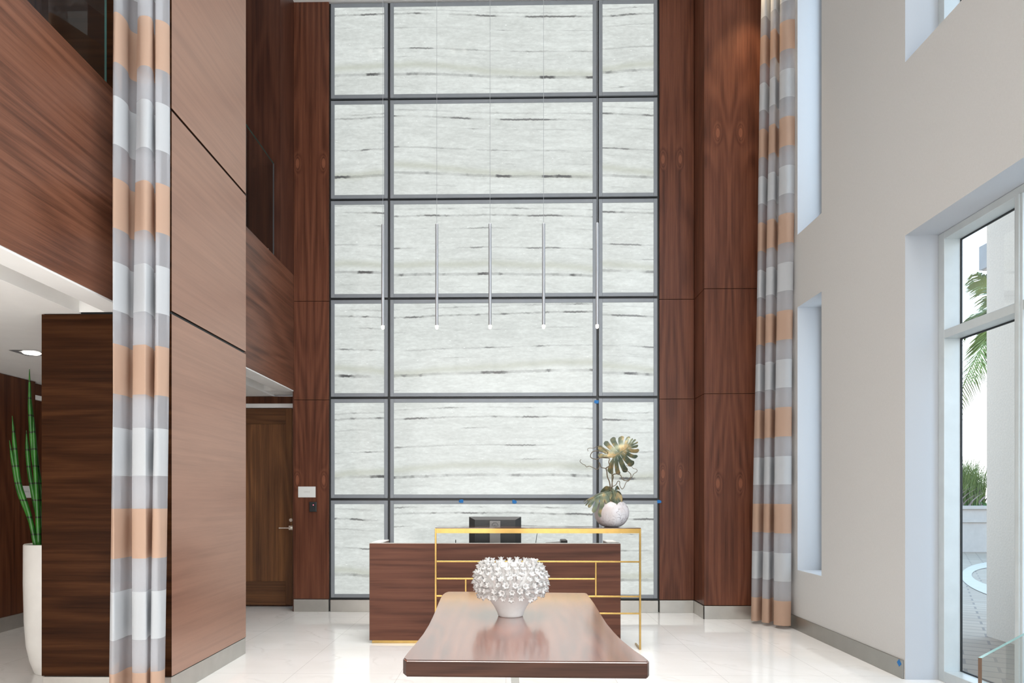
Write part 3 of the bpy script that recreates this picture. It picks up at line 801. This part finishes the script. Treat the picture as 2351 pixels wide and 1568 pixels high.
# ------------------------------------------------------------------ curtains
def curtain(name, path, ztop, label, shear, zhem=.035, n=6):
    pts = catmull([(x, y, 0) for x, y in path], n)
    bm = BM(); zs_ = [zhem + (ztop-zhem)*i/26 for i in range(27)]
    rows_ = []
    cx_ = sum(p.x for p in pts)/len(pts); cy_ = sum(p.y for p in pts)/len(pts)
    for z in zs_:
        f = z/ztop
        row = []
        for i, p in enumerate(pts):
            w = .006*math.sin(z*1.3+i*.35)
            dx, dy, sq = shear(f)
            row.append(bm.verts.new((cx_+(p.x-cx_)*sq+dx+w, cy_+(p.y-cy_)*sq+dy+w*.5, z)))
        rows_.append(row)
    for a, b in zip(rows_, rows_[1:]):
        for i in range(len(pts)-1): bm.faces.new((a[i], a[i+1], b[i+1], b[i]))
    o = obj(name, bm, CURT, smooth=True, recalc=False)
    return tag(o, label, 'curtain', 'banded sheer curtains')
curtain('banded_curtain', [(-2.53, 4.40), (-2.50, 4.28), (-2.43, 4.13), (-2.375, 4.03), (-2.352, 4.05), (-2.345, 4.14), (-2.36, 4.23), (-2.30, 4.27), (-2.22, 4.24), (-2.26, 4.16), (-2.27, 4.11), (-2.225, 4.075), (-2.175, 4.07), (-2.162, 4.095), (-2.19, 4.20), (-2.215, 4.27), (-2.17, 4.26), (-2.14, 4.13), (-2.11, 4.11), (-2.08, 4.14), (-2.075, 4.20), (-2.14, 4.31)], CZ-.02,
        'tall striped sheer curtain hanging in front of the left wooden pillar', lambda f: (-.03+.05*f, 0, .87))
curtain('banded_curtain', [(2.756, 7.48), (2.675, 7.40), (2.640, 7.32), (2.668, 7.27), (2.76, 7.36), (2.79, 7.30), (2.705, 7.23), (2.745, 7.17), (2.83, 7.28), (2.85, 7.22), (2.77, 7.11), (2.82, 7.035), (2.89, 7.03), (2.913, 7.08), (2.87, 7.22)], CZ-.02,
        'tall striped sheer curtain hanging in the corner beside the right grey wall', lambda f: (-.04+.09*f, 0, 1.08-.15*f))

# ------------------------------------------------------------------ glass guards
def glass_panel(name, label, p0, p1, z0, z1, th=.014, endm=GEDGE, topm=GEDGE):
    a, b = Vector((*p0, 0)), Vector((*p1, 0)); d = (b-a).normalized(); n = Vector((-d.y, d.x, 0))*th/2
    root = thing(name, label, 'glass guard', ((a+b)/2 + Vector((0, 0, z0)))[:])
    c = Vector(root.location)
    def P(p, s, z): return (p + n*s + Vector((0, 0, z)) - c)[:]
    bm = BM()
    quad(bm, P(a, -1, z0), P(b, -1, z0), P(b, -1, z1), P(a, -1, z1)); 
    obj('glass_sheet', bm, GLASS, root)
    bm = BM()
    quad(bm, P(a, -1, z1), P(b, -1, z1), P(b, 1, z1), P(a, 1, z1)); obj('top_edge', bm, topm, root)
    bm = BM()
    quad(bm, P(a, -1, z0), P(a, 1, z0), P(a, 1, z1), P(a, -1, z1)); quad(bm, P(b, -1, z0), P(b, 1, z0), P(b, 1, z1), P(b, -1, z1)); obj('end_edge', bm, endm, root)
    return root
glass_panel('glass_guard', 'clear glass balcony guard on the walnut balcony, between curtain and frame edge', (-2.56, -1.5), (-2.56, 4.29), 3.95, 5.04)
glass_panel('glass_guard', 'clear glass balcony guard beyond the left pillar, next to the stone wall', (-2.60, 5.87), (-2.60, 7.50), 3.95, 5.036, endm=FRAME)
glass_panel('glass_railing', 'low clear glass railing panel with green edge beside the right window', (1.295, 1.9), (2.19, 2.71), 0, .908, th=.009, endm=GEDGED)

# pale picture on the upper left wall
o = thing('wall_picture', 'pale framed picture on the upper wall seen through the balcony glass', 'picture', (-5.069, 7.18, 6.26))
bm = BM(); bbox(bm, .001, .03, -.24, .24, -.27, .27, .003, 1); obj('frame', bm, SATIN, o)
bm = BM(); box(bm, .0302, .032, -.215, .215, -.245, .245); obj('print', bm, WHITE, o)

# ------------------------------------------------------------------ planter and horsetail
pl = thing('tall_planter', 'tall white cylinder planter with narrowed foot behind the pillar', 'planter', (-3.51, 5.22, 0))
bm = BM(); lathe(bm, [(.125, 0), (.135, .01), (.165, .10), (.188, .22), (.2, .40), (.206, .7), (.205, .985), (.20, .992), (.19, .985), (.188, .93)], 48, cap1=False); obj('pot', bm, POT, pl, True)
bm = BM(); lathe(bm, [(.19, .93), (.001, .935)], 32, cap0=False, cap1=False); obj('soil', bm, SOIL, pl)
ST = [[(-3.593,.94),(-3.6,1.219),(-3.627,1.488),(-3.654,1.756),(-3.664,2.059),(-3.661,2.328)], [(-3.59,.94),(-3.62,1.32),(-3.654,1.555),(-3.675,1.824),(-3.685,2.076)], [(-3.603,.94),(-3.654,1.219),(-3.722,1.454),(-3.749,1.723),(-3.763,1.965)], [(-3.613,.94),(-3.688,1.185),(-3.763,1.387),(-3.797,1.589),(-3.824,1.784)], [(-3.596,.94),(-3.671,1.253),(-3.715,1.521),(-3.726,1.689),(-3.729,1.864)], [(-3.583,.94),(-3.593,1.32),(-3.603,1.656),(-3.607,1.958)], [(-3.48,.94),(-3.46,1.3),(-3.41,1.7),(-3.38,2.0)], [(-3.52,.94),(-3.50,1.4),(-3.49,1.8),(-3.5,2.2)]]
hs = thing('horsetail_plant', 'dark green jointed horsetail stalks growing in the tall white planter', 'plant', (-3.52, 5.22, .93))
for i, s_ in enumerate(ST):
    yy = 5.2 + .06*math.sin(i*2.1)
    bm = BM(); tube(bm, catmull([(x+3.52, yy-5.22-.01*k, z-.93) for k, (x, z) in enumerate(s_)], 5), .017, .003, 8, rfun=lambda f: .017*(1-.15*f) if f < .8 else .0145*(1-(f-.8)/.2*.85))
    obj('stalk', bm, HORSE, hs, True)

# downlight in the low ceiling
o = thing('ceiling_downlight', 'square recessed downlight glowing in the low ceiling at far left', 'downlight', (-4.09, 5.78, 2.588))
bm = BM()
for a in range(4):
    M = Matrix.Rotation(a*PI/2, 4, 'Z')
    for p in ((-.115, .115),): pass
    vs = [M @ Vector(p) for p in ((-.115, -.115, -.005), (.115, -.115, -.005), (.07, -.07, -.003), (-.07, -.07, -.003))]
    bm.faces.new([bm.verts.new(v_) for v_ in vs])
obj('trim_ring', bm, SATIN, o)
bm = BM(); lathe(bm, [(.068, -.004), (.06, -.012), (.03, -.016)], 28); obj('lens', bm, DLIGHT, o)

# ------------------------------------------------------------------ plaques, card reader, tape
o = thing('name_plaque', 'small white plaque with faint lettering on the wall beside the door', 'sign', (-2.376, D, 1.409))
bm = BM(); bbox(bm, -.103, .103, -.008, -.001, -.064, .064, .002, 1); obj('plate', bm, PLAQUE, o)
text_obj('lettering', 'OFFICE', .022, INK, o, (0, -.0085, 0))
o = thing('name_plaque', 'small white plaque on the left wall behind the green stalks', 'sign', (-5.069, 7.08, 1.404), rot=(0, 0, PI/2))
bm = BM(); bbox(bm, -.11, .11, -.008, -.001, -.063, .063, .002, 1); obj('plate', bm, PLAQUE, o)
text_obj('lettering', 'OFFICE', .022, INK, o, (0, -.0085, 0))
o = thing('card_reader', 'black card reader with red light below the white plaque', 'card reader', (-2.301, D, 1.235))
bm = BM(); bbox(bm, -.043, .043, -.022, -.001, -.059, .059, .006, 2); obj('housing', bm, SCREEN, o)
bm = BM(); tube(bm, [(.006, -.0235, .021), (.006, -.021, .021)], .005, seg=12); obj('indicator', bm, REDLED, o)
TP = [((-.557, 7.997, 1.304), 'blue tape scrap on the frame just left above the monitor'), ((.066, 7.997, 1.299), 'blue tape scrap on the frame just right above the monitor'), ((1.023, 7.997, 2.464), 'blue tape scrap on the mullion above the monstera leaf'), ((1.757, 7.997, 1.299), 'blue tape scrap at the edge of stone and right walnut panel'), ((1.05, 7.997, 1.32), 'blue tape scrap behind the drooping monstera leaf')]
for i, (p, lb) in enumerate(TP):
    rr = random.Random(i+3); bm = BM()
    pts = [(-.028+rr.uniform(-.006, .006), -.01), (-.012, -.024+rr.uniform(-.006, .006)), (.024, -.022), (.026+rr.uniform(-.006, .008), .014), (.006, .018), (-.02, .012+rr.uniform(-.006, .006))]
    fl = -1 if i % 2 else 1
    f0 = [bm.verts.new((fl*x, -.0015 if k % 2 else 0, z)) for k, (x, z) in enumerate(pts)]; f = bm.faces.new(f0)
    r = bmesh.ops.extrude_face_region(bm, geom=[f]); bmesh.ops.translate(bm, vec=(0, -.001, 0), verts=[g for g in r['geom'] if isinstance(g, bmesh.types.BMVert)])
    o = obj('tape_scrap', bm, TAPE); o.location = p; tag(o, lb, 'tape', 'blue masking tape scraps')
bm = BM()
f = bm.faces.new([bm.verts.new((0, y, z)) for y, z in ((-.028, 0), (0, -.026), (.03, .002), (.002, .03))])
r = bmesh.ops.extrude_face_region(bm, geom=[f]); bmesh.ops.translate(bm, vec=(-.001, 0, 0), verts=[g for g in r['geom'] if isinstance(g, bmesh.types.BMVert)])
o = obj('tape_scrap', bm, TAPE); o.location = (XR-.0125, 5.155, .108); tag(o, 'blue tape diamond at the near end of the right baseboard', 'tape', 'blue masking tape scraps')

# ------------------------------------------------------------------ outside
bm = BM(); box(bm, 3.32, 60, -12, 60, -.2, -.02); struct(obj('ground_paving', bm, PAVE))
bm = BM(); box(bm, 4.70, 6.2, 3.2, 6.80, -.02, 9); struct(obj('wall_outside_column', bm, STUCCO))
o = thing('outside_lamp', 'grey box lamp on the edge of the outside column', 'lamp', (4.72, 6.80, 3.74))
bm = BM(); bbox(bm, -.002, .14, .002, .14, -.12, .12, .006, 2); obj('lamp_housing', bm, GREYBOX, o)
bm = BM(); box(bm, .02, .12, .02, .12, -.13, -.12); obj('lamp_lens', bm, CONC, o)
bm = BM()
N = 72
dv, pv, cv = Vector((.565, .825, 0)), Vector((.825, -.565, 0)), Vector((8.77, 11.73, -.012))
A = [bm.verts.new(cv + dv*2.22*math.cos(2*PI*i/N) + pv*.76*math.sin(2*PI*i/N)) for i in range(N)]
B = [bm.verts.new(cv + dv*3.6*math.cos(2*PI*i/N) + pv*.91*math.sin(2*PI*i/N)) for i in range(N)]
for i in range(N): bm.faces.new((A[i], A[(i+1) % N], B[(i+1) % N], B[i]))
struct(obj('ground_ring', bm, RING))
bm = BM(); box(bm, 6.0, 20, 17.2, 17.5, -.02, 1.05); box(bm, 5.97, 20, 17.15, 17.55, 1.05, 1.13); box(bm, 5.97, 20, 17.16, 17.2, .72, .80)
struct(obj('wall_planter', bm, CONC))
bm = BM(); box(bm, 6.0, 20, 17.5, 20, -.02, 1.02); struct(obj('ground_bed', bm, SOIL))
rr = random.Random(5)
def blades(bm, n, cx, cy, z0, rad, hmin, hmax, w, lean):
    for _ in range(n):
        a = rr.uniform(0, 2*PI); q = rad*math.sqrt(rr.random()); x, y = cx+q*math.cos(a), cy+q*math.sin(a)
        h = rr.uniform(hmin, hmax); b = rr.uniform(0, 2*PI); ln = rr.uniform(.2, 1)*lean
        p0 = Vector((x, y, z0)); dx = Vector((math.cos(b), math.sin(b), 0))
        sdv = Vector((rr.uniform(.6, 1), rr.uniform(-.8, .2), 0)).normalized()*w
        pr_ = None
        for k in range(5):
            f = k/4
            c = p0 + Vector((0, 0, h*(f-.15*f*f*ln))) + dx*(ln*h*f*f)
            ww = sdv*(1-f*.93)
            cur = (bm.verts.new(c-ww), bm.verts.new(c+ww))
            if pr_: bm.faces.new((pr_[0], pr_[1], cur[1], cur[0]))
            pr_ = cur
gr = thing('grass_clump', 'tall green ornamental grass clump above the white planter wall', 'plant', (11.95, 18.75, 1.02))
bm = BM(); blades(bm, 2300, -.25, 0, .05, 1.0, .8, 1.5, .012, .5); obj('green_blades', bm, GRASSG, gr, recalc=False)
bm = BM(); blades(bm, 200, -.25, -.2, 0, .9, .3, .75, .035, 1.0); obj('dry_blades', bm, STRAW, gr, recalc=False)
bm = BM(); blades(bm, 1300, 11.9, 18.72, 1.02, .95, .08, .24, .03, .8); o = obj('ground_cover', bm, GCOVER, recalc=False)
tag(o, 'low green ground cover behind the white planter wall', 'plants', kind='stuff')

pt = thing('palm_tree', 'palm tree with drooping fronds beyond the window', 'palm tree', (11.2, 15.4, 0))
bm = BM(); tube(bm, catmull([(0, 0, 0), (.1, 0, 1.5), (.05, .05, 3.4), (0, 0, 5.2)], 6), .17, .12, 14); obj('trunk', bm, TRUNK, pt, True)
for i in range(18):
    a = 2*PI*i/18 + rr.uniform(-.15, .15); el = rr.uniform(-.15, 1.0) if i % 3 else rr.uniform(.9, 1.2); L = rr.uniform(1.8, 2.4)
    bm = BM(); pts = []
    for k in range(11):
        f = k/10; 
        rad = L*(f*math.cos(el)*(1-.15*f)); z = 5.25 + L*(f*math.sin(el) - (.75+.25*math.cos(el) if el < .85 else .42)*f*f)
        pts.append(Vector((math.cos(a)*rad, math.sin(a)*rad, z)))
    tube(bm, pts, .022, .006, 5)
    for k in range(44):
        f = .12 + .86*k/44; j = f*10; i0 = int(j); c = pts[i0].lerp(pts[min(i0+1, 10)], j-i0)
        t_ = (pts[min(i0+1, 10)]-pts[i0]).normalized()
        for s_ in (-1, 1):
            sd = Vector((-math.sin(a), math.cos(a), 0))*s_
            ll = .55*math.sin(PI*min(1, .18+f*.8))+.12
            e = c + (sd*.75 + t_*.55 + Vector((0, 0, -.45-rr.random()*.35)))*ll
            m_ = c.lerp(e, .5) + Vector((0, 0, .06))
            w = t_*.016
            v0, v1, v2, v3, v4 = (bm.verts.new(q) for q in (c-w, c+w, m_+w, e, m_-w))
            bm.faces.new((v0, v1, v2, v3, v4))
    obj('frond', bm, PALM, pt, recalc=False)

# ------------------------------------------------------------------ light
def area(name, loc, rot, sx_, sy_, power, col):
    L = bpy.data.lights.new(name, 'AREA'); L.shape = 'RECTANGLE'; L.size = sx_; L.size_y = sy_; L.energy = power; L.color = col
    o = bpy.data.objects.new(name, L); C.objects.link(o); o.location = loc; o.rotation_euler = rot
    return o
def spot(name, loc, power, col, ang=1.2, blend=.6, r=.04, rot=(0, 0, 0)):
    L = bpy.data.lights.new(name, 'SPOT'); L.energy = power; L.color = col; L.spot_size = ang; L.spot_blend = blend; L.shadow_soft_size = r
    o = bpy.data.objects.new(name, L); C.objects.link(o); o.location = loc; o.rotation_euler = rot
    return o
area('lobby_daylight', (0, YB+.1, 3.0), (PI/2, 0, 0), 5.2, 5.0, 275, (1, .975, .94))  # added fill lamp behind the camera; the rear wall has no opening
area('side_daylight', (XR-.04, .3, 4.55), (0, PI/2, 0), 4.8, 4.6, 265, (.84, .93, 1.0))  # cool fill added out of view, on a windowless stretch of right wall
area('ceiling_wash', (0.2, 4.4, CZ-.03), (0, 0, 0), 3.2, 4.5, 105, (1, .97, .93)).data.spread = math.radians(75)  # broad lamp added just below the ceiling to brighten floor and table
area('low_ceiling_wash', (-3.9, 1.6, 2.57), (0, 0, 0), 1.2, 1.8, 30, (1, .93, .82))  # added lamp out of view, brightens the space under the balcony
area('cove_uplight', (-3.9, 1.2, .5), (math.radians(140), 0, 0), 2.0, 1.0, 36, (1, .96, .9))  # unseen lamp near the floor, added to lift the low ceiling
area('soffit_uplight', (-2.5, 1.3, .25), (math.radians(150), 0, 0), .8, 1.2, 18, (1, .98, .95))  # unseen lamp aimed up, added to whiten the soffit strip
area('window_daylight', (3.75, 3.25, 1.75), (PI/2, 0, math.radians(21)), .8, 2.8, 10, (.5, .76, 1))  # blue lamp added outside to tint the jamb of the large window
for zc_, hh in ((1.95, 2.5), (5.5, 2.8)): area('niche_daylight', (XW+.5, 6.45, zc_), (0, PI/2, math.radians(-35)), hh, .7, 17 if zc_ < 3 else 26, (.74, .87, 1))  # bluish lamps added outside, unseen, to brighten the narrow window reveals
spot('corner_spot', (2.62, 7.28, CZ-.03), 110, (1, .72, .42), 1.1, .8)
spot('low_spot', (-4.09, 5.78, 2.56), 22, (1, .88, .7), 2.0, .8)
for x in (-1.74, -.65, 1.145): spot('downlight_spot', (x, 7.13, CZ-.03), 16, (1, .87, .7), 1.2, .7)
for x in (-1.243, -.709, -.184, .343, .868): spot('pendant_spot', (x, 6.72, 2.99), 2, (1, .82, .6), 1.5, .6)

w = bpy.data.worlds.new('sky'); sc.world = w; w.use_nodes = True
nt = w.node_tree; bg = nt.nodes['Background']
tc = nt.nodes.new('ShaderNodeTexCoord'); sp = nt.nodes.new('ShaderNodeSeparateXYZ'); nt.links.new(tc.outputs['Generated'], sp.inputs[0])
cr = nt.nodes.new('ShaderNodeValToRGB'); nt.links.new(sp.outputs[2], cr.inputs[0])
cr.color_ramp.elements[0].position = 0.0; cr.color_ramp.elements[0].color = (1, 1, 1, 1)
cr.color_ramp.elements[1].position = 0.6; cr.color_ramp.elements[1].color = (.40, .68, 1, 1)
nt.links.new(cr.outputs[0], bg.inputs[0]); bg.inputs[1].default_value = 3.4

# ------------------------------------------------------------------ camera
cam = bpy.data.cameras.new('camera'); co = bpy.data.objects.new('camera', cam); C.objects.link(co)
cam.sensor_width = 36; cam.lens = 24; cam.sensor_fit = 'HORIZONTAL'
co.location = (0, 0, 1.35); co.rotation_euler = (PI/2, 0, .018)
cam.shift_x = (1175.5-1139.8)/2351; cam.shift_y = (1141-784)/2351
cam.clip_start = .05; cam.clip_end = 200
sc.camera = co
sc.view_settings.view_transform = 'Standard'
sc.view_settings.look = 'None'
sc.cycles.max_bounces = 10; sc.cycles.diffuse_bounces = 5; sc.cycles.glossy_bounces = 4; sc.cycles.transparent_max_bounces = 16
sc.cycles.sample_clamp_indirect = 6
